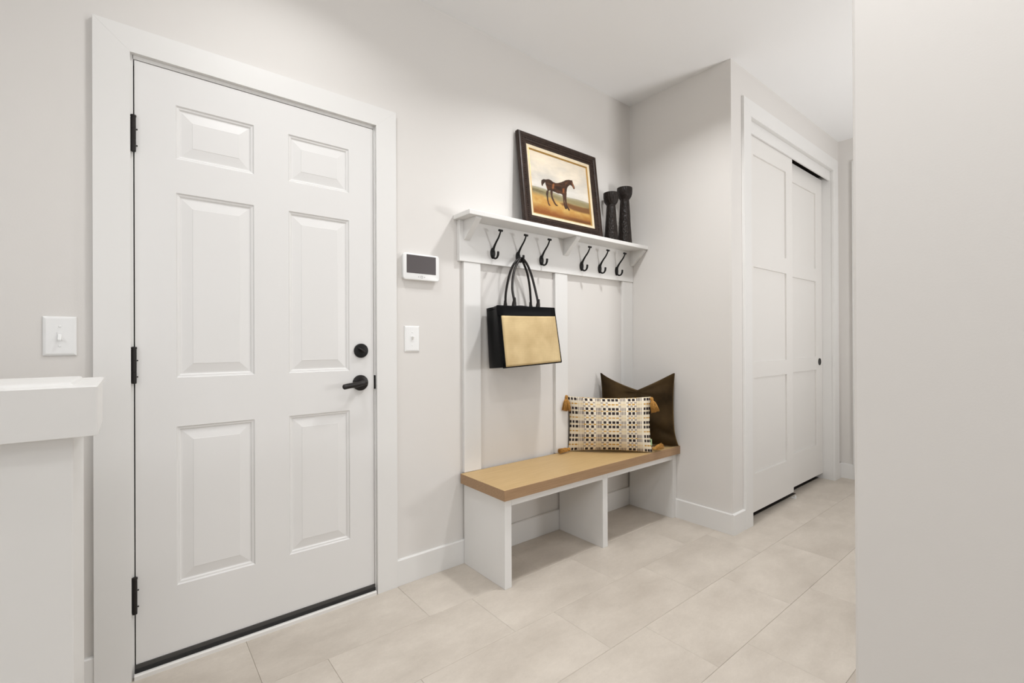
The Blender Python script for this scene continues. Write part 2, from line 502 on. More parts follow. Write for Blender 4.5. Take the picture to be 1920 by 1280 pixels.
# ------------------------------------------------------------------ entry door (door_1) and its casing (trim_1)
d1 = empty('door_1', (0.0105, 1.988, 0.040))
struct(d1, 'white six-panel entry door with black lever and deadbolt', 'door')
DW, DH = 0.8185, 1.998
cells = []
for (xa, xb) in ((0.112, 0.351), (0.473, 0.711)):
    for (za, zb) in ((0.229, 0.773), (0.943, 1.580), (1.698, 1.882)):
        cells.append((xa, xb, za, zb))
leaf('door_leaf', DW, DH, cells, 0.042, M['door'], d1, hole=0.014)
PROF = [(0.0, 0.0006), (0.003, 0.0042), (0.0085, 0.0052), (0.0125, 0.0092), (0.0165, 0.0092), (0.0470, 0.0034), (0.0480, 0.0026)]
for c in cells:
    profile_panel('panel', c, PROF, M['door'], d1, 0.0139)
# hinges
for zc in (0.2700, 1.0270, 1.7905):
    z = zc - 0.040
    bm = bmesh.new()
    add_lathe(bm, [(0.0048, -0.058), (0.0068, -0.057), (0.0068, -0.0200), (0.0062, -0.0195), (0.0068, -0.019), (0.0068, 0.019), (0.0062, 0.0195), (0.0068, 0.020), (0.0068, 0.056), (0.0080, 0.057), (0.0080, 0.062), (0.004, 0.064)], 14, (-0.0025, -0.0055, z))
    h = obj('hinge', bm, M['bronze'], d1); smooth_by_angle(h)
    box('hinge_leaf', (-0.0115, -0.0016, z - 0.055), (0.0, 0.010, z + 0.055), M['black_metal'], h)
    bm = bmesh.new()
    for dz in (-0.036, 0.018):
        add_lathe(bm, [(0.0022, 0.0), (0.0022, 0.004), (0.001, 0.005)], 8, (0.0065, 0.001, z + dz), 'Y')
    obj('hinge_screw', bm, M['bronze'], h)
# deadbolt
bm = bmesh.new()
add_lathe(bm, [(0.0305, 0.0), (0.0305, 0.007), (0.0285, 0.010), (0.022, 0.0115), (0.0, 0.0116)][:4], 40, (0.7605, 0, 1.0265), 'Y')
db = obj('deadbolt', bm, M['black_metal'], d1); smooth_by_angle(db)
bm = bmesh.new()
add_tube(bm, [(0.7605 - 0.017, -0.018, 1.0265 + 0.012), (0.7605 - 0.006, -0.020, 1.0265 + 0.005), (0.7605 + 0.004, -0.020, 1.0265 - 0.004), (0.7605 + 0.010, -0.020, 1.0265 - 0.004), (0.7605 + 0.014, -0.019, 1.0265 + 0.001)], [0.003, 0.0045, 0.005, 0.0042, 0.0032], 10)
add_lathe(bm, [(0.007, 0.008), (0.006, 0.020)], 16, (0.7605, 0, 1.0265), 'Y')
o = obj('thumb_turn', bm, M['bronze'], db, smooth=True)
# lever
LX, LZ = 0.7575, 0.8885
bm = bmesh.new()
add_lathe(bm, [(0.0335, 0.0), (0.0335, 0.006), (0.0315, 0.010), (0.024, 0.012), (0.014, 0.0125)], 44, (LX, 0, LZ), 'Y')
lv = obj('door_handle', bm, M['bronze'], d1); smooth_by_angle(lv)
bm = bmesh.new()
add_lathe(bm, [(0.0125, 0.010), (0.0110, 0.030), (0.0115, 0.052)], 20, (LX, 0, LZ), 'Y')
add_tube(bm, spline([(LX + 0.012, -0.050, LZ + 0.003), (LX - 0.010, -0.053, LZ + 0.002), (LX - 0.040, -0.055, LZ - 0.003), (LX - 0.068, -0.055, LZ - 0.006), (LX - 0.086, -0.054, LZ - 0.009), (LX - 0.094, -0.053, LZ - 0.010)], 5),
         lerp_list([0.006, 0.0115, 0.0120, 0.0120, 0.0122, 0.0122, 0.012, 0.0115, 0.006], 26), 14, 0.75)
obj('lever', bm, M['bronze'], lv, smooth=True)
# sweep
sw = box('door_sweep', (-0.002, -0.004, -0.012), (DW + 0.002, 0.040, 0.0035), M['alu'], d1, 0.001)
box('sweep_gasket', (-0.003, -0.007, -0.025), (DW + 0.003, 0.035, -0.0105), M['rubber'], sw, 0.002)

t1 = empty('trim_1', (0, WY, 0))
struct(t1, 'white flat casing, jamb and threshold around the entry door', 'door casing')
yo = -0.018
CASL, CASR, CIN0, CIN1, CASB, CAST = -0.0925, 0.931, 0.0, 0.8375, 2.0535, 2.1365
# mitred casing boards
def casing(name, poly):
    prism(name, poly, 1, yo, 0.0, M['trim'], t1, 0.0005)
casing('side_casing', [(CASL, 0), (CIN0, 0), (CIN0, CASB), (CASL, CAST)])
casing('side_casing', [(CASR, 0), (CASR, CAST), (CIN1, CASB), (CIN1, 0)])
casing('head_casing', [(CASL, CAST), (CIN0, CASB), (CIN1, CASB), (CASR, CAST)])
boxes('jamb', [((DX0 - 0.03, 0.0, 0), (DX0 + 0.0015, 0.13, DTOP + 0.03)), ((DX1 - 0.001, 0.0, 0), (DX1 + 0.03, 0.13, DTOP + 0.03)), ((DX0, 0.0, DTOP - 0.001), (DX1, 0.13, DTOP + 0.03))], M['trim'], t1)
boxes('dark_gap_stop', [((DX0, 0.046, 0.0), (DX0 + 0.02, 0.13, DTOP)), ((DX1 - 0.02, 0.046, 0.0), (DX1, 0.13, DTOP)), ((DX0, 0.046, DTOP - 0.02), (DX1, 0.13, DTOP)), ((DX0, 0.046, 0.0), (DX1, 0.13, 0.04))], M['track_and_shade'], t1)  # dark stops added to block light leaking round the leaf
prism('threshold', [(-0.020, 0.0), (-0.020, 0.0125), (-0.016, 0.0165), (0.10, 0.0175), (0.10, 0.0)], 0, DX0, DX1, M['threshold'], t1)
o = box('strike_plate', (DX1 - 0.003, -0.003, 0.898), (DX1 + 0.0055, 0.024, 0.958), M['black_metal'], t1, 0.002)
tag(o, 'black strike plate')

# ------------------------------------------------------------------ closet (trim_2, door_2, door_3)
t2 = empty('trim_2', (0, CY, 0))
struct(t2, 'white casing, jamb and valance around the sliding closet doors', 'closet casing')
def ccase(name, poly):
    prism(name, poly, 1, -0.016, 0.0, M['trim'], t2, 0.0005)
ccase('side_casing', [(2.787, 0), (2.880, 0), (2.880, 2.442), (2.787, 2.537)])
ccase('side_casing', [(4.405, 0), (4.405, 2.537), (4.298, 2.442), (4.298, 0)])
ccase('head_casing', [(2.787, 2.537), (2.880, 2.442), (4.298, 2.442), (4.405, 2.537)])
boxes('jamb', [((CL0, 0.0, 0), (2.8795, 0.12, CTOP)), ((4.3005, 0.0, 0), (CL1, 0.12, CTOP)), ((CL0, 0.0, 2.444), (CL1, 0.12, CTOP + 0.004))], M['trim'], t2)
box('valance', (2.8795, 0.011, 2.368), (4.3005, 0.0215, 2.4435), M['trim'], t2, 0.001)
boxes('door_track', [((2.8795, 0.020, 2.415), (4.3005, 0.105, 2.443))], M['track_and_shade'], t2)
o = boxes('floor_guide', [((3.590, 0.014, 0.0), (3.612, 0.040, 0.008)), ((3.592, 0.012, 0.0), (3.608, 0.020, 0.022))], M['plastic'], t2, 0.002)
boxes('closet_gap_shade', [((2.765, 0.057, -0.0015), (3.720, 0.605, 0.0025)), ((3.720, 0.100, -0.0015), (EX - 0.001, 0.605, 0.0025))], M['track_and_shade'], t2)  # dark sheet added so the shaded gap under the doors looks black
closet_back = boxes('wall_closet_inner', [((SX + 0.10, 1.90, 0), (EX, 1.985, CEIL))], M['wall'])
struct(closet_back, 'greige back wall inside the closet, hidden by its doors', 'wall')

SH = [(0.0, 0.0110), (0.0018, 0.0114)]
def shaker(name, label, x0, x1, y, panel_x, rows, m=M['closet'], z0=0.046, ztop=2.402):
    d = empty(name, (x0, y, z0))
    struct(d, label, 'door')
    cs = [(panel_x[0] - x0, panel_x[1] - x0, a - z0, b - z0) for a, b in rows]
    leaf('door_leaf', x1 - x0, ztop - z0, cs, 0.034, m, d, hole=0.013)
    for c in cs:
        profile_panel('panel', c, SH, m, d, 0.0129)
    return d
ROWS = [(0.281, 0.873), (0.972, 1.561), (1.665, 2.257)]
shaker('door_2', 'front sliding closet door, white with three recessed panels, overlapping its neighbour', 2.8825, 3.594, 1.315, (2.992, 3.487), ROWS)
d3 = shaker('door_3', 'rear sliding closet door with a round black finger pull', 3.555, 4.299, 1.358, (3.665, 4.163), [(0.287, 0.874), (0.976, 1.563), (1.663, 2.250)], ztop=2.384)
bm = bmesh.new()
add_lathe(bm, [(0.0275, -0.006), (0.0275, 0.0030), (0.0250, 0.0036), (0.0235, 0.0018), (0.0215, 0.0010), (0.010, 0.0008)], 32, (4.232 - 3.555, 0, 0.936 - 0.046), 'Y')
o = obj('finger_pull', bm, M['black_metal'], d3); smooth_by_angle(o); tag(o, 'round black recessed finger pull')

# casing of the next door on the hall's end wall
t3 = empty('trim_3', (EX, 0, 0))
struct(t3, 'white door casing on the wall at the hall end, mostly hidden', 'door casing')
boxes('side_casing', [((-0.016, 1.105, 0), (0, 1.195, 2.44))], M['trim'], t3, 0.0015)
boxes('side_casing', [((-0.016, 0.22, 0), (0, 0.31, 2.44))], M['trim'], t3, 0.0015)
boxes('head_casing', [((-0.016, 0.22, 2.44), (0, 1.195, 2.525))], M['trim'], t3, 0.0015)
d4 = empty('door_4', (EX - 0.004, 1.10, 0.02))
struct(d4, 'white panelled door at the end of the hall, hidden behind the near wall', 'door')
d4.rotation_euler = (0, 0, math.radians(-90))
cs = [(0.11, 0.675, a, b) for a, b in ((0.24, 0.84), (0.94, 1.54), (1.64, 2.28))]
leaf('door_leaf', 0.785, 2.415, cs, 0.003, M['closet'], d4, hole=0.0025)
for c in cs: profile_panel('panel', c, [(0.0, 0.0018), (0.002, 0.002)], M['closet'], d4, 0.0024)

# ------------------------------------------------------------------ half wall on the left
hw = box('half_wall', (-2.4, 1.228, 0), (-0.086, 1.480, 0.99), M['trim'], None, 0.002)
struct(hw, 'white panelled half wall at the left edge with a thick mitred cap', 'half wall')
prism('apron', [(-2.4, 1.2), (-0.050, 1.2), (-0.050, 1.415), (-2.4, 1.415)], 2, 0.925, 1.0135, M['trim'], hw, 0.001)
# mitred cap: outer frame with a raised centre
bm = bmesh.new()
prev = None
for (ins, z) in ((0.0, 1.0125), (0.0, 1.0185), (0.003, 1.0205), (0.036, 1.0210), (0.039, 1.0255), (0.042, 1.0265)):
    r = [bm.verts.new(v) for v in ((-2.4, 1.2 + ins, z), (-0.050 - ins, 1.2 + ins, z), (-0.050 - ins, 1.508 - ins, z), (-2.4, 1.508 - ins, z))]
    if prev:
        for k in range(4): bm.faces.new((prev[k], prev[(k + 1) % 4], r[(k + 1) % 4], r[k]))
    prev = r
bm.faces.new(prev)
obj('cap', bm, M['trim'], hw)

# ------------------------------------------------------------------ built-in bench
bench = empty('bench', (1.965, 1.80, 0))
tag(bench, 'white built-in bench with a thick light oak seat and two open cubbies', 'bench')
def bchild(name, lo, hi, m, bevel=0.0015):
    o = (1.965, 1.80, 0)
    return box(name, tuple(a - b for a, b in zip(lo, o)), tuple(a - b for a, b in zip(hi, o)), m, bench, bevel)
seat = bchild('seat', (1.266, 1.6185, 0.4030), (2.6585, 1.9705, 0.4510), M['oak'], 0.0012)
seat.data.materials.append(M['oak_edge'])
for p in seat.data.polygons:
    if abs(p.normal.z) < 0.5: p.material_index = 1
bchild('end_panel', (1.288, 1.645, 0), (1.327, 1.974, 0.403), M['trim'])
bchild('divider', (1.953, 1.645, 0), (1.992, 1.974, 0.403), M['trim'])
bchild('end_panel', (2.618, 1.645, 0), (2.6585, 1.974, 0.403), M['trim'])
bchild('front_rail', (1.327, 1.645, 0.3665), (1.953, 1.663, 0.403), M['trim'], 0.001)
bchild('front_rail', (1.992, 1.645, 0.3665), (2.618, 1.663, 0.403), M['trim'], 0.001)

# ------------------------------------------------------------------ coat rack with hooks, battens below
RY = 1.9655
rack = empty('coat_rack', (1.96, WY, 1.5))
tag(rack, 'white wall shelf on brackets above a rail of six black hooks', 'coat rack')
def rk(p): return (p[0] - 1.96, p[1] - WY, p[2] - 1.5)
def rchild(name, lo, hi, m, bevel=0.0015):
    return box(name, rk(lo), rk(hi), m, rack, bevel)
rchild('shelf_board', (1.242, 1.8455, 1.7085), (SX - 0.001, WY - 0.0005, 1.7310), M['trim'], 0.002)
rchild('rail', (1.262, RY, 1.5045), (SX - 0.001, WY - 0.0005, 1.7085), M['trim'], 0.0015)
for xc in (1.304, 2.004, 2.641):
    w = 0.0165
    poly = [(RY, 1.7085), (1.862, 1.7085), (1.858, 1.700), (1.957, 1.612), (RY, 1.612)]
    poly = [(y - WY, z - 1.5) for y, z in poly]
    prism('bracket', poly, 0, xc - w - 1.96, xc + w - 1.96, M['trim'], rack, 0.001)
def make_hook(xc):
    bm = bmesh.new()
    arm = spline([(0, -0.004, 0.010), (0, -0.011, 0.028), (0, -0.030, 0.052), (0, -0.050, 0.072), (0, -0.063, 0.090), (0, -0.069, 0.103)], 5)
    add_tube(bm, arm, lerp_list([0.0085, 0.0065, 0.0050, 0.0046, 0.0042, 0.0042], len(arm)), 10)
    add_tube(bm, [(-0.0125, -0.069, 0.106), (-0.0115, -0.069, 0.1062), (0.0115, -0.069, 0.1062), (0.0125, -0.069, 0.106)], [0.0042, 0.0058, 0.0058, 0.0042], 10)
    pr = spline([(0, -0.005, -0.014), (0, -0.012, -0.025), (0, -0.025, -0.030), (0, -0.038, -0.026), (0, -0.046, -0.014), (0, -0.048, 0.000), (0, -0.049, 0.004)], 5)
    add_tube(bm, pr, lerp_list([0.0070, 0.0055, 0.0048, 0.0050, 0.0060, 0.0064, 0.0045], len(pr)), 10)
    h = obj('hook', bm, M['black_metal'], rack, smooth=True)
    h.location = rk((xc, RY, 1.5635))
    bm = bmesh.new()
    n = 28
    prev = None
    for (s, y) in ((1.0, 0.0), (1.0, -0.003), (0.86, -0.0062), (0.45, -0.008)):
        r = [bm.verts.new((0.0155 * s * math.cos(2 * math.pi * k / n), y, 0.0285 * s * math.sin(2 * math.pi * k / n))) for k in range(n)]
        if prev:
            for k in range(n): bm.faces.new((prev[k], prev[(k + 1) % n], r[(k + 1) % n], r[k]))
        prev = r
    bm.faces.new(prev)
    obj('backplate', bm, M['black_metal'], h, smooth=True)
    return h
for xc in (1.466, 1.637, 1.810, 2.143, 2.311, 2.479):
    make_hook(xc)

t4 = empty('trim_4', (1.96, WY, 0.45))
struct(t4, 'three white vertical battens on the wall between bench and coat rack', 'wall battens')
for (a, b) in ((1.290, 1.392), (1.925, 2.026), (2.549, SX - 0.0005)):
    box('batten', (a - 1.96, -0.0195, 0.0012), (b - 1.96, -0.0002, 1.0544), M['trim'], t4, 0.0015)

# ------------------------------------------------------------------ switches and keypad
def switch_plate(x, z, w, h, label, up):
    t = empty('light_switch', (x, WY, z))
    tag(t, label, 'light switch', 'toggle light switches')
    prev = None
    bm = bmesh.new()
    for ins, y in ((0.0, 0.0), (0.0, -0.003), (0.0012, -0.0045), (0.006, -0.0062), (0.008, -0.0064)):
        r = [bm.verts.new(v) for v in ((-w / 2 + ins, y, -h / 2 + ins), (w / 2 - ins, y, -h / 2 + ins), (w / 2 - ins, y, h / 2 - ins), (-w / 2 + ins, y, h / 2 - ins))]
        if prev:
            for k in range(4): bm.faces.new((prev[k], prev[(k + 1) % 4], r[(k + 1) % 4], r[k]))
        prev = r
    bm.faces.new(prev)
    obj('face_plate', bm, M['plastic'], t)
    s = 1 if up else -1
    boxes('toggle_slot', [((-0.0058, -0.0078, -0.0125), (0.0058, -0.0064, 0.0125))], M['plastic'], t, 0.0005)
    poly = [(-0.0064, -0.008), (-0.0064, 0.008), (-0.0185, 0.008 + s * 0.006), (-0.0185, 0.0015 + s * 0.0075)]
    if not up: poly = [(-0.0064, -0.008), (-0.0064, 0.008), (-0.0185, -0.0015 - 0.0075), (-0.0185, -0.008 - 0.006)]
    prism('toggle', poly, 0, -0.004, 0.004, M['plastic'], t, 0.001)
    for dz in (-0.030, 0.030):
        bm = bmesh.new(); add_lathe(bm, [(0.0034, 0.006), (0.0034, 0.0072), (0.0022, 0.0078)], 14, (0, 0, dz), 'Y')
        obj('screw', bm, M['plastic'], t)
switch_plate(-0.1685, 1.1245, 0.0755, 0.1195, 'white toggle light switch left of the entry door above the half wall', False)
switch_plate(1.0135, 1.1180, 0.0750, 0.1185, 'white toggle light switch between the entry door and the bench', True)

kp = empty('wall_keypad', (1.054, WY, 1.4505))
tag(kp, 'white security keypad with a dark grey screen right of the entry door', 'keypad')
def rounded(w, h, r, n=6):
    pts = []
    for cx, cz, a0 in ((w / 2 - r, h / 2 - r, 0), (-w / 2 + r, h / 2 - r, 90), (-w / 2 + r, -h / 2 + r, 180), (w / 2 - r, -h / 2 + r, 270)):
        for k in range(n + 1):
            a = math.radians(a0 + 90 * k / n); pts.append((cx + r * math.cos(a), cz + r * math.sin(a)))
    return pts
bm = bmesh.new(); prev = None
for ins, y in ((0.004, 0.0), (0.003, -0.010), (0.0, -0.013), (0.0, -0.0215), (0.0015, -0.0235), (0.004, -0.0242)):
    r = [bm.verts.new((x, y, z)) for x, z in rounded(0.188 - 2 * ins, 0.122 - 2 * ins, 0.013 - ins)]
    if prev:
        n = len(r)
        for k in range(n): bm.faces.new((prev[k], prev[(k + 1) % n], r[(k + 1) % n], r[k]))
    prev = r
bm.faces.new(prev)
o = obj('housing', bm, M['plastic'], kp); smooth_by_angle(o, 50)
box('screen', (-0.0765, -0.0250, -0.030), (0.0745, -0.0240, 0.0535), M['screen'], kp)
for nm, pts in (('arrow_icon', [(-0.019, -0.0455), (-0.0145, -0.0425), (-0.0145, -0.0485)]), ('arrow_icon', [(0.0175, -0.0455), (0.0135, -0.0425), (0.0135, -0.0485)])):
    prism(nm, pts, 1, -0.0247, -0.0240, M['icon'], kp)
bm = bmesh.new()
ro = rounded(0.0125, 0.0105, 0.003, 3); ri = rounded(0.0095, 0.0075, 0.002, 3)
for y in (-0.0247, -0.0240):
    pass
vo = [bm.verts.new((x, -0.0247, z - 0.0455)) for x, z in ro]; vi = [bm.verts.new((x, -0.0247, z - 0.0455)) for x, z in ri]
vo2 = [bm.verts.new((x, -0.0238, z - 0.0455)) for x, z in ro]
n = len(vo)
for k in range(n):
    bm.faces.new((vo[k], vo[(k + 1) % n], vi[(k + 1) % n], vi[k])); bm.faces.new((vo[k], vo[(k + 1) % n], vo2[(k + 1) % n], vo2[k]))
obj('home_icon', bm, M['icon'], kp)

# ------------------------------------------------------------------ recessed lights, the last two added as fill
for (x, y, _), lab in zip(DOWNLIGHTS_AND_FILL, ('white round recessed ceiling light in front of the bench', 'white round recessed ceiling light in front of the entry door',
                                       'white round recessed ceiling light close to the near wall corner', 'added white round recessed fill light in front of the half wall', 'added white round recessed fill light farthest left, over the half wall')):
    t = empty('recessed_and_fill_light', (x, y, CEIL)); tag(t, lab, 'ceiling light', 'recessed ceiling lights')
    bm = bmesh.new()
    prof = [(0.078, 0.0), (0.092, 0.0), (0.092, -0.005), (0.085, -0.012), (0.079, -0.013), (0.078, -0.010)]
    rings = [[bm.verts.new((r * math.cos(2 * math.pi * k / 40), r * math.sin(2 * math.pi * k / 40), h)) for k in range(40)] for r, h in prof]
    for a, b in zip(rings, rings[1:] + rings[:1]):
        for k in range(40): bm.faces.new((a[k], a[(k + 1) % 40], b[(k + 1) % 40], b[k]))
    o = obj('trim_ring', bm, M['plastic'], t); smooth_by_angle(o)
    bm = bmesh.new(); add_lathe(bm, [(0.0785, -0.002), (0.0785, -0.011), (0.060, -0.014), (0.02, -0.015)], 40)
    obj('lens', bm, M['lens'], t, smooth=True)

# ------------------------------------------------------------------ framed painting
pic = empty('framed_painting', (1.9535, 1.8960, 1.7346))
tag(pic, 'dark framed painting of a brown horse leaning on the shelf', 'painting')
PW, PH, PT = 0.634, 0.528, 0.028
pic.rotation_euler = (math.radians(-6.6), 0, 0)
# local: x centre, z up from the bottom edge, front at y=0
def ring_frame(name, outer, prof, m, bevel=0.0, smooth=False):
    """mitred moulding: prof = [(inset, y)...] swept round the rectangle outer=(x0,x1,z0,z1)"""
    x0, x1, z0, z1 = outer
    bm = bmesh.new(); rings = []
    for ins, y in prof:
        rings.append([bm.verts.new(v) for v in ((x0 + ins, y, z0 + ins), (x1 - ins, y, z0 + ins), (x1 - ins, y, z1 - ins), (x0 + ins, y, z1 - ins))])
    for a, b in zip(rings, rings[1:] + rings[:1]):
        for k in range(4): bm.faces.new((a[k], a[(k + 1) % 4], b[(k + 1) % 4], b[k]))
    o = obj(name, bm, m, pic, bevel)
    return o
O = (-PW / 2, PW / 2, 0, PH)
FW = 0.0600
ring_frame('frame', O, [(0.0, 0.026), (0.0, 0.008), (0.003, 0.002), (0.010, 0.0), (0.020, 0.002), (0.024, 0.006), (0.038, 0.007), (0.041, 0.004), (0.047, 0.004), (0.050, 0.009), (FW, 0.012), (FW, 0.026)], M['frame'])
def rect_in(i): return (O[0] + i, O[1] - i, O[2] + i, O[3] - i)
ring_frame('liner', rect_in(FW - 0.001), [(0.0, 0.024), (0.0, 0.0125), (0.018, 0.0165), (0.018, 0.024)], M['liner'])
ring_frame('gilded_lip', rect_in(FW + 0.0165), [(0.0, 0.024), (0.0, 0.0150), (0.002, 0.0142), (0.007, 0.0205), (0.007, 0.024)], M['gold'])
# carved bead course
bm = bmesh.new()
def bead(x, z, vertical):
    m4 = Matrix.Translation((x, 0.0062, z)) @ Matrix.Diagonal((0.0046 if vertical else 0.0042, 0.0042, 0.0042 if vertical else 0.0046, 1))
    bmesh.ops.create_icosphere(bm, subdivisions=1, radius=1.0, matrix=m4)
i = 0.031
nx = int((PW - 2 * i) / 0.0125); nz = int((PH - 2 * i) / 0.0125)
for k in range(nx + 1):
    x = O[0] + i + (PW - 2 * i) * k / nx
    bead(x, i, False); bead(x, PH - i, False)
for k in range(1, nz):
    z = i + (PH - 2 * i) * k / nz
    bead(O[0] + i, z, True); bead(O[1] - i, z, True)
o = obj('carved_beading', bm, M['frame'], pic, smooth=True); o['kind'] = 'stuff'
box('backing', (-PW / 2 + 0.008, 0.0235, 0.008), (PW / 2 - 0.008, PT, PH - 0.008), M['frame'], pic)

# the painted picture itself: colours per vertex on a fine grid
BODY = [(0.241, 0.568), (0.257, 0.587), (0.298, 0.601), (0.332, 0.594), (0.365, 0.576), (0.412, 0.57), (0.454, 0.582), (0.511, 0.611), (0.556, 0.641), (0.602, 0.673), (0.653, 0.692), (0.701, 0.697), (0.714, 0.703), (0.718, 0.687), (0.725, 0.654), (0.741, 0.618), (0.754, 0.582), (0.741, 0.559), (0.726, 0.559), (0.712, 0.588), (0.689, 0.61), (0.664, 0.609), (0.637, 0.584), (0.616, 0.556), (0.603, 0.524), (0.594, 0.476), (0.582, 0.433), (0.553, 0.409), (0.516, 0.405), (0.481, 0.413), (0.433, 0.406), (0.387, 0.416), (0.352, 0.418), (0.323, 0.421), (0.3, 0.421), (0.276, 0.409), (0.263, 0.389), (0.255, 0.43), (0.244, 0.471), (0.235, 0.507), (0.233, 0.533)]
TAIL = [(0.245, 0.58), (0.205, 0.574), (0.175, 0.549), (0.167, 0.514), (0.169, 0.472), (0.179, 0.458), (0.192, 0.489), (0.211, 0.516), (0.239, 0.546)]
LEGS = [[(0.244, 0.395), (0.276, 0.41), (0.264, 0.357), (0.258, 0.322), (0.257, 0.268), (0.262, 0.215), (0.274, 0.185), (0.289, 0.172), (0.267, 0.164), (0.252, 0.186), (0.241, 0.243), (0.238, 0.307), (0.231, 0.338)],
        [(0.310, 0.43), (0.345, 0.425), (0.339, 0.375), (0.333, 0.341), (0.344, 0.3), (0.363, 0.255), (0.384, 0.216), (0.411, 0.201), (0.416, 0.195), (0.384, 0.19), (0.361, 0.212), (0.336, 0.255), (0.315, 0.305), (0.310, 0.348), (0.306, 0.379)],
        [(0.512, 0.415), (0.55, 0.415), (0.543, 0.35), (0.536, 0.303), (0.541, 0.26), (0.556, 0.23), (0.571, 0.194), (0.565, 0.178), (0.543, 0.177), (0.532, 0.203), (0.524, 0.245), (0.521, 0.301), (0.521, 0.357)],
        [(0.55, 0.43), (0.59, 0.45), (0.577, 0.369), (0.576, 0.313), (0.575, 0.257), (0.592, 0.216), (0.619, 0.183), (0.621, 0.168), (0.601, 0.164), (0.586, 0.187), (0.564, 0.21), (0.556, 0.264), (0.548, 0.307), (0.546, 0.352)]]
FLANK = [(0.345, 0.543), (0.388, 0.571), (0.397, 0.535), (0.38, 0.475), (0.353, 0.435), (0.332, 0.462)]
THIGH = [(0.235, 0.507), (0.26, 0.486), (0.267, 0.434), (0.267, 0.396), (0.255, 0.43), (0.244, 0.471)]
CHEST = [(0.514, 0.511), (0.565, 0.536), (0.567, 0.492), (0.545, 0.424), (0.517, 0.433)]
FACE = [(0.700, 0.675), (0.715, 0.670), (0.742, 0.605), (0.745, 0.57), (0.727, 0.568), (0.712, 0.615)]
NECK = [(0.573, 0.629), (0.639, 0.67), (0.649, 0.65), (0.593, 0.578), (0.566, 0.548)]
def sdist(poly, U, V):
    """signed distance-like field: positive inside"""
    P = np.array(poly); n = len(P)
    inside = np.zeros(U.shape, bool); dmin = np.full(U.shape, 9.0)
    for i in range(n):
        a = P[i]; b = P[(i + 1) % n]
        c = ((a[1] > V) != (b[1] > V)) & (U < (b[0] - a[0]) * (V - a[1]) / (b[1] - a[1] + 1e-12) + a[0])
        inside ^= c
        ab = b - a; t = np.clip(((U - a[0]) * ab[0] + (V - a[1]) * ab[1]) / (ab @ ab + 1e-12), 0, 1)
        dmin = np.minimum(dmin, np.hypot(U - a[0] - t * ab[0], V - a[1] - t * ab[1]))
    return np.where(inside, dmin, -dmin)
def vnoise(U, V, s, seed):
    rng = np.random.RandomState(seed)
    G = rng.rand(64, 64)
    x = U * s; y = V * s
    xi = np.floor(x).astype(int); yi = np.floor(y).astype(int)
    fx = x - xi; fy = y - yi
    fx = fx * fx * (3 - 2 * fx); fy = fy * fy * (3 - 2 * fy)
    g = lambda a, b: G[a % 64, b % 64]
    return (g(xi, yi) * (1 - fx) + g(xi + 1, yi) * fx) * (1 - fy) + (g(xi, yi + 1) * (1 - fx) + g(xi + 1, yi + 1) * fx) * fy
def fbm(U, V, s, seed, o=4):
    t = 0; a = 0.5
    for k in range(o):
        t = t + a * vnoise(U, V, s * 2 ** k, seed + k); a *= 0.5
    return t / 0.9375
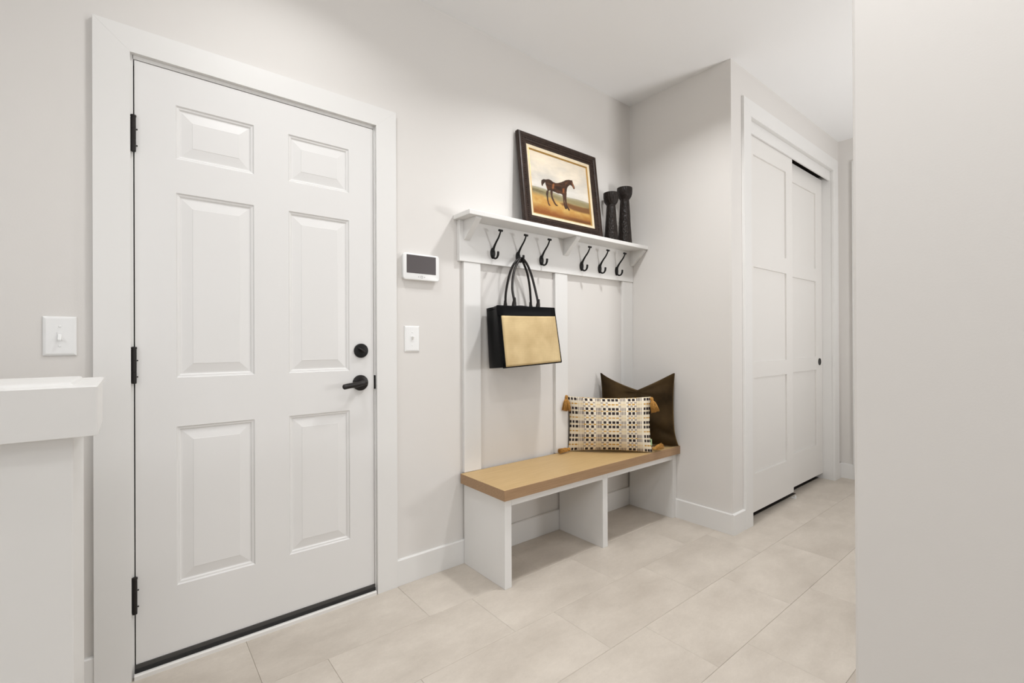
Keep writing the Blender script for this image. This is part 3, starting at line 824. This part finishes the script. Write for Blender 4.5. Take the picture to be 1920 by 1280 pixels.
def paint_picture(U, V):
    def col(c): return np.array(c, float)[None, None, :] * np.ones(U.shape + (1,))
    def mix(a, b, t): return a + (b - a) * np.clip(t, 0, 1)[..., None]
    n1 = fbm(U, V * 1.4, 3, 3); n2 = fbm(U, V, 9, 11); n3 = fbm(U, V * 3, 14, 23)
    img = mix(col((206, 200, 190)), col((238, 226, 206)), (n1 - 0.3) * 2.2)
    img = mix(img, col((232, 214, 184)), np.clip((V - 0.62) * 1.6, 0, 1) * n2)
    img = mix(img, col((236, 232, 224)), np.clip(1 - abs(V - 0.47) / 0.12, 0, 1) * 0.5)
    hor = 0.405 + 0.045 * (U - 0.5) * -1 + 0.010 * np.sin(U * 9)
    g = hor - V
    land = mix(col((176, 170, 150)), col((150, 138, 100)), (g - 0.005) / 0.05)
    land = mix(land, col((108, 96, 66)), np.clip((n3 - 0.45) * 4, 0, 1) * np.clip(1 - abs(g - 0.07) / 0.06, 0, 1) * np.clip(1 - (U - 0.25) / 0.25, 0, 1))
    land = mix(land, col((206, 168, 98)), (g - 0.10) / 0.06)
    land = mix(land, col((190, 140, 70)), np.clip((n2 - 0.42) * 3, 0, 1) * np.clip((g - 0.08) / 0.1, 0, 1))
    land = mix(land, col((140, 82, 36)), (g - 0.26) / 0.13 * (0.55 + n3))
    land = mix(land, col((112, 72, 42)), np.clip(sdist([(0.43, 0.25), (0.56, 0.30), (0.70, 0.29), (0.87, 0.285), (1.01, 0.30), (1.02, 0.17), (0.86, 0.165), (0.70, 0.17), (0.60, 0.19), (0.49, 0.21)], U, V) / 0.03, 0, 1) * 0.85)
    land = mix(land, col((100, 62, 34)), np.clip((0.07 - V) / 0.05, 0, 1) * np.clip((U - 0.35) * 2.5, 0, 1) * 0.8)
    img = mix(img, land, g / 0.012)
    e = 0.004
    dark = (58, 38, 26); red = (128, 74, 42)
    body = mix(col(dark), col((96, 60, 38)), (n3 - 0.35) * 1.6)
    body = mix(body, col((150, 92, 54)), sdist(FLANK, U, V) / 0.02)
    body = mix(body, col((140, 84, 50)), sdist(THIGH, U, V) / 0.01)
    body = mix(body, col((146, 86, 50)), sdist(CHEST, U, V) / 0.015)
    body = mix(body, col((156, 98, 62)), sdist(FACE, U, V) / 0.006)
    body = mix(body, col((104, 66, 42)), sdist(NECK, U, V) / 0.02)
    body = mix(body, col((40, 27, 20)), np.clip(1 - abs(np.hypot((U - 0.44) / 1.6, V - 0.50)) / 0.045, 0, 1) * 0.8)
    for poly, base in [(TAIL, (52, 36, 26))] + [(l, (60, 40, 30)) for l in LEGS]:
        img = mix(img, mix(col(base), col((92, 60, 42)), (n2 - 0.45) * 2.0), (sdist(poly, U, V) + 0.0055) / 0.006)
    img = mix(img, body, (sdist(BODY, U, V) + e * 0.5) / e)
    img = mix(img, col((44, 30, 22)), 1 - np.abs(sdist(BODY, U, V)) / 0.005 - 0.35)
    img = img + ((n3 - 0.5) * 12 + (n2 - 0.5) * 8)[..., None]
    return np.clip(img * 0.95, 0, 255)
def to_lin(a):
    a = a / 255.0
    return np.where(a <= 0.04045, a / 12.92, ((a + 0.055) / 1.055) ** 2.4)
def grid_mesh(name, P, col=None):
    """P: (ny,nx,3) positions; col: (ny,nx,3) linear"""
    ny, nx = P.shape[:2]
    me = bpy.data.meshes.new(name)
    idx = np.arange(ny * nx).reshape(ny, nx)
    q = np.stack([idx[:-1, :-1], idx[:-1, 1:], idx[1:, 1:], idx[1:, :-1]], -1).reshape(-1, 4)
    me.from_pydata(P.reshape(-1, 3).tolist(), [], q.tolist())
    if col is not None:
        a = me.color_attributes.new('print', 'FLOAT_COLOR', 'POINT')
        a.data.foreach_set('color', np.concatenate([col.reshape(-1, 3), np.ones((ny * nx, 1))], 1).astype(np.float32).ravel())
    me.update()
    return me
ins = FW + 0.0225
nu, nv = 250, 200
U, V = np.meshgrid(np.linspace(0, 1, nu), np.linspace(0, 1, nv))
rx0, rx1, rz0, rz1 = rect_in(ins)
Pp = np.stack([rx0 + (rx1 - rx0) * U, np.full(U.shape, 0.0215), rz0 + (rz1 - rz0) * V], -1)
link('painted_picture', grid_mesh('painted_picture', Pp, to_lin(paint_picture(U, V))), M['canvas'], pic)

# ------------------------------------------------------------------ candle holders
def candle_holder(x, y, H, R, label, seed):
    t = empty('candle_holder', (x, y, 1.7310)); tag(t, label, 'candle holder', 'carved candle holders on the shelf')
    rnd = random.Random(seed)
    ph = rnd.random() * 6
    neck = H - 0.080
    prof = [(R * 0.94, 0.0), (R * 0.95, 0.004)]
    for k in range(1, 15):
        f = k / 15
        prof.append((R * (0.95 - 0.36 * f ** 0.9), 0.004 + (neck - 0.004) * f))
    prof += [(R * 0.575, neck), (R * 0.60, neck + 0.004)]
    bm = bmesh.new()
    add_lathe(bm, prof, 48, wob=lambda a, h: 0.010 * math.sin(9 * a + ph + h * 20) + 0.008 * math.sin(17 * a + h * 55))
    b = obj('stem', bm, M['carved'], t, smooth=True)
    bm = bmesh.new()
    z = neck + 0.002
    cp = [(R * 0.58, z), (R * 0.66, z + 0.006), (R * 0.84, z + 0.018), (R * 0.96, z + 0.034), (R * 1.0, z + 0.050), (R * 1.01, z + 0.070), (R * 1.00, z + 0.077), (R * 0.96, z + 0.078), (R * 0.90, z + 0.074), (R * 0.60, z + 0.060), (R * 0.2, z + 0.058)]
    add_lathe(bm, cp, 48)
    o = obj('cup', bm, M['carved'], t); smooth_by_angle(o, 50)
candle_holder(2.366, 1.9160, 0.310, 0.0475, 'shorter dark carved wooden candle holder right beside the framed horse painting', 1)
candle_holder(2.502, 1.9140, 0.369, 0.0490, 'taller dark carved wooden candle holder nearest the right end of the shelf', 2)

# ------------------------------------------------------------------ tote bag
bag = empty('tote_bag', (1.60, 1.90, 0.97))
tag(bag, 'black leather tote bag with a woven straw front hanging from a hook', 'bag')
OB = Vector((1.60, 1.90, 0.97))
def quad_patch(c, nu_, nv_, bulge=0.0, off=0.0):
    """bilinear patch c=[bl,br,tr,tl] with an outward bulge"""
    bl, br, tr, tl = [Vector(p) for p in c]
    nrm = (br - bl).cross(tl - bl).normalized()
    P = np.zeros((nv_, nu_, 3))
    for j in range(nv_):
        for i in range(nu_):
            u = i / (nu_ - 1); v = j / (nv_ - 1)
            p = (bl * (1 - u) + br * u) * (1 - v) + (tl * (1 - u) + tr * u) * v
            p = p + nrm * (off + bulge * math.sin(math.pi * u) * math.sin(math.pi * min(1, v * 1.05)) ** 0.8)
            P[j, i] = p - OB
    return P
FBL, FBR, FTR, FTL = (1.4085, 1.806, 0.9765), (1.7955, 1.796, 0.9935), (1.7525, 1.806, 1.2810), (1.3915, 1.833, 1.2795)
BBL, BBR, BTR, BTL = (1.4440, 1.9680, 0.9650), (1.8250, 1.9660, 0.9800), (1.7950, 1.9660, 1.2800), (1.4270, 1.9690, 1.2745)
def patch_to_bm(bm, P):
    ny, nx = P.shape[:2]
    V_ = [[bm.verts.new(P[j, i]) for i in range(nx)] for j in range(ny)]
    for j in range(ny - 1):
        for i in range(nx - 1):
            bm.faces.new((V_[j][i], V_[j][i + 1], V_[j + 1][i + 1], V_[j + 1][i]))
bm = bmesh.new()
patch_to_bm(bm, quad_patch([FBL, FBR, FTR, FTL], 12, 12, 0.004))
patch_to_bm(bm, quad_patch([BBR, BBL, BTL, BTR], 12, 12, 0.0))
def gusset(a, b, c, d):
    P = quad_patch([a, b, c, d], 12, 12, 0.0)
    n = (Vector(b) - Vector(a)).cross(Vector(d) - Vector(a)).normalized()
    for j in range(12):
        for i in range(12):
            u = i / 11; v = j / 11
            fold = 0.010 * math.sin(math.pi * u) - 0.020 * v * max(0, 1 - abs(u - 0.5) * 2) - 0.003 * max(0, 1 - abs(v - 0.60) / 0.04) * math.sin(math.pi * u)
            P[j, i] += np.array(n * fold)
    return P
patch_to_bm(bm, gusset(BBL, FBL, FTL, BTL))
patch_to_bm(bm, gusset(FBR, BBR, BTR, FTR))
patch_to_bm(bm, quad_patch([BBL, BBR, FBR, FBL], 12, 12, 0.004))
def low(p): return (p[0], p[1], p[2] - 0.012)
patch_to_bm(bm, quad_patch([low(FTL), low(FTR), low(BTR), low(BTL)], 6, 6, -0.004))
bmesh.ops.remove_doubles(bm, verts=bm.verts[:], dist=0.0008)
obj('bag_body', bm, M['leather'], bag, 0.0, True)
def on_front(u, v):
    a = Vector(FBL).lerp(Vector(FBR), u); b = Vector(FTL).lerp(Vector(FTR), u)
    return a.lerp(b, v)
def slab_patch(name, c, m, t, n=14, bulge=0.0, off=0.0):
    P = quad_patch(c, n, n, bulge, off)
    o = link(name, grid_mesh(name, P), m, bag, smooth=True)
    s = o.modifiers.new('thickness', 'SOLIDIFY'); s.thickness = t; s.offset = 1.0
    return o
slab_patch('straw_panel', [on_front(0.040, 0.006), on_front(0.986, 0.010), on_front(0.990, 0.845), on_front(0.048, 0.838)], M['straw'], 0.003, 24, 0.006, 0.0018)
slab_patch('top_band', [on_front(-0.003, 0.835), on_front(1.003, 0.842), on_front(1.003, 1.006), on_front(-0.003, 1.006)], M['leather'], 0.0035, 12, 0.003, 0.0012)
# bound edges of the front
bm = bmesh.new()
add_tube(bm, [on_front(0.0, k / 10) - OB for k in range(11)], 0.0042, 8)
add_tube(bm, [on_front(1.0, k / 10) - OB for k in range(11)], 0.0042, 8)
add_tube(bm, [on_front(k / 10, 0.0) - OB for k in range(11)], 0.0042, 8)
obj('edge_piping', bm, M['leather'], bag, smooth=True)
# strap closure tab on top
bm = bmesh.new()
patch_to_bm(bm, quad_patch([(1.552, 1.835, 1.283), (1.612, 1.835, 1.284), (1.600, 1.900, 1.292), (1.562, 1.900, 1.292)], 5, 5, 0.004))
o = obj('closure_tab', bm, M['leather'], bag); s = o.modifiers.new('thickness', 'SOLIDIFY'); s.thickness = 0.004
FL = [(1.5073, 1.842, 1.2768), (1.5120, 1.848, 1.315), (1.5261, 1.8784, 1.3837), (1.5558, 1.9033, 1.459), (1.5915, 1.9200, 1.5139), (1.624, 1.929, 1.5470), (1.640, 1.930, 1.5505), (1.656, 1.928, 1.5380), (1.6680, 1.9204, 1.5150), (1.6805, 1.9052, 1.4656), (1.6835, 1.8784, 1.3848), (1.6760, 1.850, 1.318), (1.6700, 1.842, 1.2800)]
BL_ = [(1.5481, 1.962, 1.2790), (1.5450, 1.9567, 1.3537), (1.5563, 1.9433, 1.4471), (1.5787, 1.9394, 1.5035), (1.6060, 1.9403, 1.5352), (1.6300, 1.942, 1.5495), (1.6500, 1.942, 1.5380), (1.6661, 1.9408, 1.5122), (1.6870, 1.9431, 1.4701), (1.7096, 1.9512, 1.4035), (1.7230, 1.959, 1.335), (1.7290, 1.962, 1.2860)]
for pts, dy in ((FL, 0), (BL_, 0)):
    sp = spline([Vector(p) - OB for p in pts], 7)
    bm = bmesh.new(); add_tube(bm, sp, 0.0064, 12)
    h = obj('handle', bm, M['brown_leather'], bag, smooth=True)
    for e in (0, -1):
        p = Vector(pts[e]) - OB
        bm = bmesh.new()
        zb = 1.283 - OB.z + (0.0 if p.y < -0.02 else -0.004)
        dx = (Vector(pts[1 if e == 0 else -2]) - Vector(pts[e])).x
        prev = None
        for (dz, rx, ry) in ((-0.030, 0.0125, 0.006), (0.004, 0.0145, 0.0068), (0.016, 0.0130, 0.0070), (0.028, 0.0092, 0.0074), (0.040, 0.0072, 0.0072), (0.044, 0.0060, 0.0060)):
            cx = p.x + dx * max(0.0, dz) / 0.05
            ring = [bm.verts.new((cx + rx * math.cos(2 * math.pi * k / 14), p.y + ry * math.sin(2 * math.pi * k / 14), zb + dz)) for k in range(14)]
            if prev:
                for k in range(14): bm.faces.new((prev[k], prev[(k + 1) % 14], ring[(k + 1) % 14], ring[k]))
            else: bm.faces.new(ring[::-1])
            prev = ring
        bm.faces.new(prev)
        obj('handle_tab', bm, M['brown_leather'], h, smooth=True)

# ------------------------------------------------------------------ cushions
def cushion_grid(W, H, T, n, chop=0.0, pinch=0.055, seed=0, wr=0.004, sq=0.0, nvr=None):
    """front and back sheets of a cushion, local frame: x across, z up from the bottom seam, y = thickness (front -y)"""
    nvv = nvr or n
    u = np.linspace(-1, 1, n); v = np.linspace(-1, 1, nvv)
    Ug, Vg = np.meshgrid(u, v)
    x = Ug * (1 - pinch * (1 - Vg ** 2)) * W / 2
    z = Vg * (1 - pinch * 1.5 * (1 - Ug ** 2)) * H / 2
    e = (1 - np.abs(Ug) ** 2.2) * (1 - np.abs(Vg) ** 2.2)
    th = T * np.clip(e, 0, 1) ** 0.60
    if chop:
        k = np.clip((Vg + 0.15) / 1.15, 0, 1)
        z = z - chop * k ** 2.2 * np.clip(1 - np.abs(Ug) / 0.97, 0, 1) ** np.where(Ug < 0, 0.80, 1.05)
        th = th * (1 - 0.30 * k ** 2 * np.exp(-(Ug / 0.22) ** 2) - 0.38 * k ** 1.5 * np.exp(-((Ug + 0.03 * (1 - k)) / 0.055) ** 2))
        x = x + 0.016 * np.clip((Ug - 0.5) / 0.5, 0, 1) ** 2 * np.clip((-Vg - 0.55) / 0.45, 0, 1) ** 1.6
    rng = np.random.RandomState(seed)
    w = np.zeros_like(th)
    for _ in range(7):
        a = rng.rand() * 6.28; f = 2.5 + rng.rand() * 4
        w += np.sin(f * (Ug * math.cos(a) + Vg * math.sin(a)) * 2 + rng.rand() * 6.28)
    w = w / 7 * wr * np.clip(e * 3, 0, 1)
    if chop:                                     # folds running away from the chopped top
        R = np.hypot(Ug, Vg - 0.75); A = np.arctan2(Vg - 0.75, Ug)
        w += wr * 0.45 * np.sin(A * 7.0 + 0.8) * np.exp(-((R - 0.7) / 0.45) ** 2) * np.clip(e * 4, 0, 1)
        w += wr * 0.5 * np.exp(-((Vg + 0.55 + 0.5 * (Ug - 0.55)) / 0.09) ** 2) * np.clip((Ug - 0.1) * 2, 0, 1) * np.clip(e * 4, 0, 1)
    front = np.stack([x, -th + w, z + H / 2], -1)
    back = np.stack([x, th * 0.72 + w, z + H / 2], -1)
    # sit flat on the seat
    for P in (front, back):
        P[..., 2] = np.where(P[..., 2] < sq, sq + (P[..., 2] - sq) * 0.15, P[..., 2])
    return Ug, Vg, front, back

def cushion_object(name, t, front, back, m, cf=None, cb=None):
    nv_, nu_ = front.shape[:2]
    P = np.concatenate([front.reshape(-1, 3), back.reshape(-1, 3)])
    idx = np.arange(nv_ * nu_).reshape(nv_, nu_)
    q = np.stack([idx[:-1, :-1], idx[:-1, 1:], idx[1:, 1:], idx[1:, :-1]], -1).reshape(-1, 4)
    idb = idx + nv_ * nu_
    qb = np.stack([idb[:-1, :-1], idb[1:, :-1], idb[1:, 1:], idb[:-1, 1:]], -1).reshape(-1, 4)
    me = bpy.data.meshes.new(name)
    me.from_pydata(P.tolist(), [], np.concatenate([q, qb]).tolist())
    if cf is not None:
        a = me.color_attributes.new('print', 'FLOAT_COLOR', 'POINT')
        col = np.concatenate([cf.reshape(-1, 3), cb.reshape(-1, 3)])
        a.data.foreach_set('color', np.concatenate([col, np.ones((len(col), 1))], 1).astype(np.float32).ravel())
    bm = bmesh.new(); bm.from_mesh(me)
    ring = [v for v in bm.verts if v.is_boundary]
    bmesh.ops.remove_doubles(bm, verts=ring, dist=0.0006)
    bm.to_mesh(me); bm.free()
    return link(name, me, m, t, smooth=True)

def place(o, x, y, z, yaw, lean):
    o.location = (x, y, z)
    o.rotation_euler = (Matrix.Rotation(yaw, 3, 'Z') @ Matrix.Rotation(-lean, 3, 'X')).to_euler()

# velvet cushion in the corner
vel = empty('velvet_cushion')
tag(vel, 'dark olive brown velvet cushion with a chopped top, leaning in the corner', 'cushion')
Ug, Vg, fr, bk = cushion_grid(0.455, 0.452, 0.078, 110, chop=0.088, pinch=0.055, seed=5, wr=0.020, sq=0.006)
cushion_object('cushion_cover', vel, fr, bk, M['velvet'])
place(vel, 2.450, 1.779, 0.4515, math.radians(-45), math.radians(3.5))
# seam cord
bm = bmesh.new()
edge = [fr[0, i] for i in range(110)] + [fr[j, 109] for j in range(1, 110)] + [fr[109, i] for i in range(108, -1, -1)] + [fr[j, 0] for j in range(108, 0, -1)]
edge = [(p[0], 0.0, p[2]) for p in edge]
add_tube(bm, edge + [edge[0]], 0.0016, 6)
obj('seam', bm, M['velvet'], vel, smooth=True)

# lumbar cushion with woven pattern
CREAM, BLACK, OCHRE, GREY = (234, 224, 206), (46, 36, 35), (196, 150, 70), (172, 160, 148)
COLS = {'s': [252, 290, 335, 475, 540, 705, 770, 820, 870, 1035, 1085, 1235, 1272, 1303],
        't': [368, 390, 411, 431, 600, 620, 640, 658, 916, 936, 956, 976, 1131, 1150, 1168, 1187],
        'g': [445, 508, 573, 677, 740, 905, 1012, 1060, 1112]}
def weave(u, v):
    """u,v in 0..1 across the cloth; returns sRGB"""
    cols = np.zeros(u.shape + (3,)); cols[:] = CREAM
    X = 240 + u * 1075
    P = ((v * 4.0 + 0.5) % 1.0) - 0.5                   # 0 in the middle of a pair of square rows
    aP = np.abs(P)
    pair = (np.abs(aP - 0.16) < 0.098)
    mid = aP < 0.045
    greyrow = np.abs(np.abs(aP - 0.5) - 0.135) < 0.066
    ochrow = np.abs(aP - 0.5) < 0.046
    cols[(aP > 0.27)] = (231, 219, 196)
    for c in COLS['t']:
        m_ = np.abs(X - c) < 5.6
        cols[m_] = (214, 198, 170)
        cols[m_ & (aP < 0.26)] = (96, 84, 82)
        cols[m_ & mid] = (190, 164, 116)
        cols[m_ & ochrow] = (206, 178, 122)
    for c in COLS['g']:
        m_ = np.abs(X - c) < 16
        cols[m_ & greyrow] = GREY
        cols[m_ & mid] = OCHRE
    for c in COLS['s']:
        m_ = np.abs(X - c) < (18 if 320 < c < 1200 else 14)
        cols[m_ & pair] = BLACK
        cols[m_ & ochrow] = OCHRE
        cols[m_ & mid] = (222, 206, 172)
    for a_, b_ in ((752, 788), (803, 836), (853, 888)):
        m_ = (X > b_ - 4) & (X < b_ + 10) & mid
        cols[m_] = OCHRE
    return cols
lum = empty('lumbar_cushion')
tag(lum, 'oblong woven cushion with cream, black and ochre checks and mustard tassels', 'cushion')
LW, LH = 0.488, 0.325
NU, NV = 330, 230
Ug, Vg, fr, bk = cushion_grid(LW, LH, 0.072, NU, pinch=0.045, seed=9, wr=0.005, sq=0.004, nvr=NV)
cf = to_lin(weave((Ug + 1) / 2, (1 - Vg) / 2))
cushion_object('cushion_cover', lum, fr, bk, M['weave'], cf, cf)
place(lum, 2.190, 1.791, 0.4515, math.radians(-45), math.radians(6.5))
def tassel(top, direction, length, spread, seed):
    rnd = random.Random(seed)
    d = Vector(direction).normalized(); top = Vector(top)
    a = d.orthogonal().normalized(); b = d.cross(a)
    bm = bmesh.new()
    n = 62
    for k in range(n):
        r = math.sqrt((k + 0.5) / n); ang = k * 2.399963
        o = (a * math.cos(ang) + b * math.sin(ang)) * r
        L = length * (0.93 + 0.12 * rnd.random())
        st = top + d * 0.014 + o * 0.0065
        mid = top + d * (0.014 + L * 0.45) + o * spread * 0.80
        en = top + d * (0.014 + L) + o * spread * (1.0 + 0.1 * rnd.random())
        add_tube(bm, [st, st.lerp(mid, 0.5) + o * 0.003, mid, en], [0.0016, 0.0021, 0.0021, 0.0014], 5)
    t = obj('tassel', bm, M['tassel'], lum, smooth=True)
    bm = bmesh.new()
    pts = [top - d * 0.008, top - d * 0.004, top + d * 0.004, top + d * 0.011, top + d * 0.014, top + d * 0.018]
    add_tube(bm, pts, [0.004, 0.0085, 0.0105, 0.0090, 0.0072, 0.0080], 12)
    obj('tassel_knot', bm, M['tassel'], t, smooth=True)
tassel((-LW / 2 - 0.008, -0.040, LH - 0.002), (-0.06, -0.10, -1), 0.070, 0.029, 1)
tassel((LW / 2 + 0.000, -0.020, LH - 0.010), (0.26, -0.10, -1), 0.066, 0.024, 2)
tassel((-LW / 2 + 0.006, -0.026, 0.015), (-0.72, -0.70, -0.08), 0.066, 0.0135, 3)
tassel((LW / 2 + 0.010, -0.004, 0.024), (0.74, 0.64, 0.16), 0.058, 0.018, 4)
o = box('care_tag', (LW / 2 - 0.020, -0.006, 0.042), (LW / 2 - 0.001, -0.004, 0.080), M['green'], lum)
tag(o, 'small green care tag')
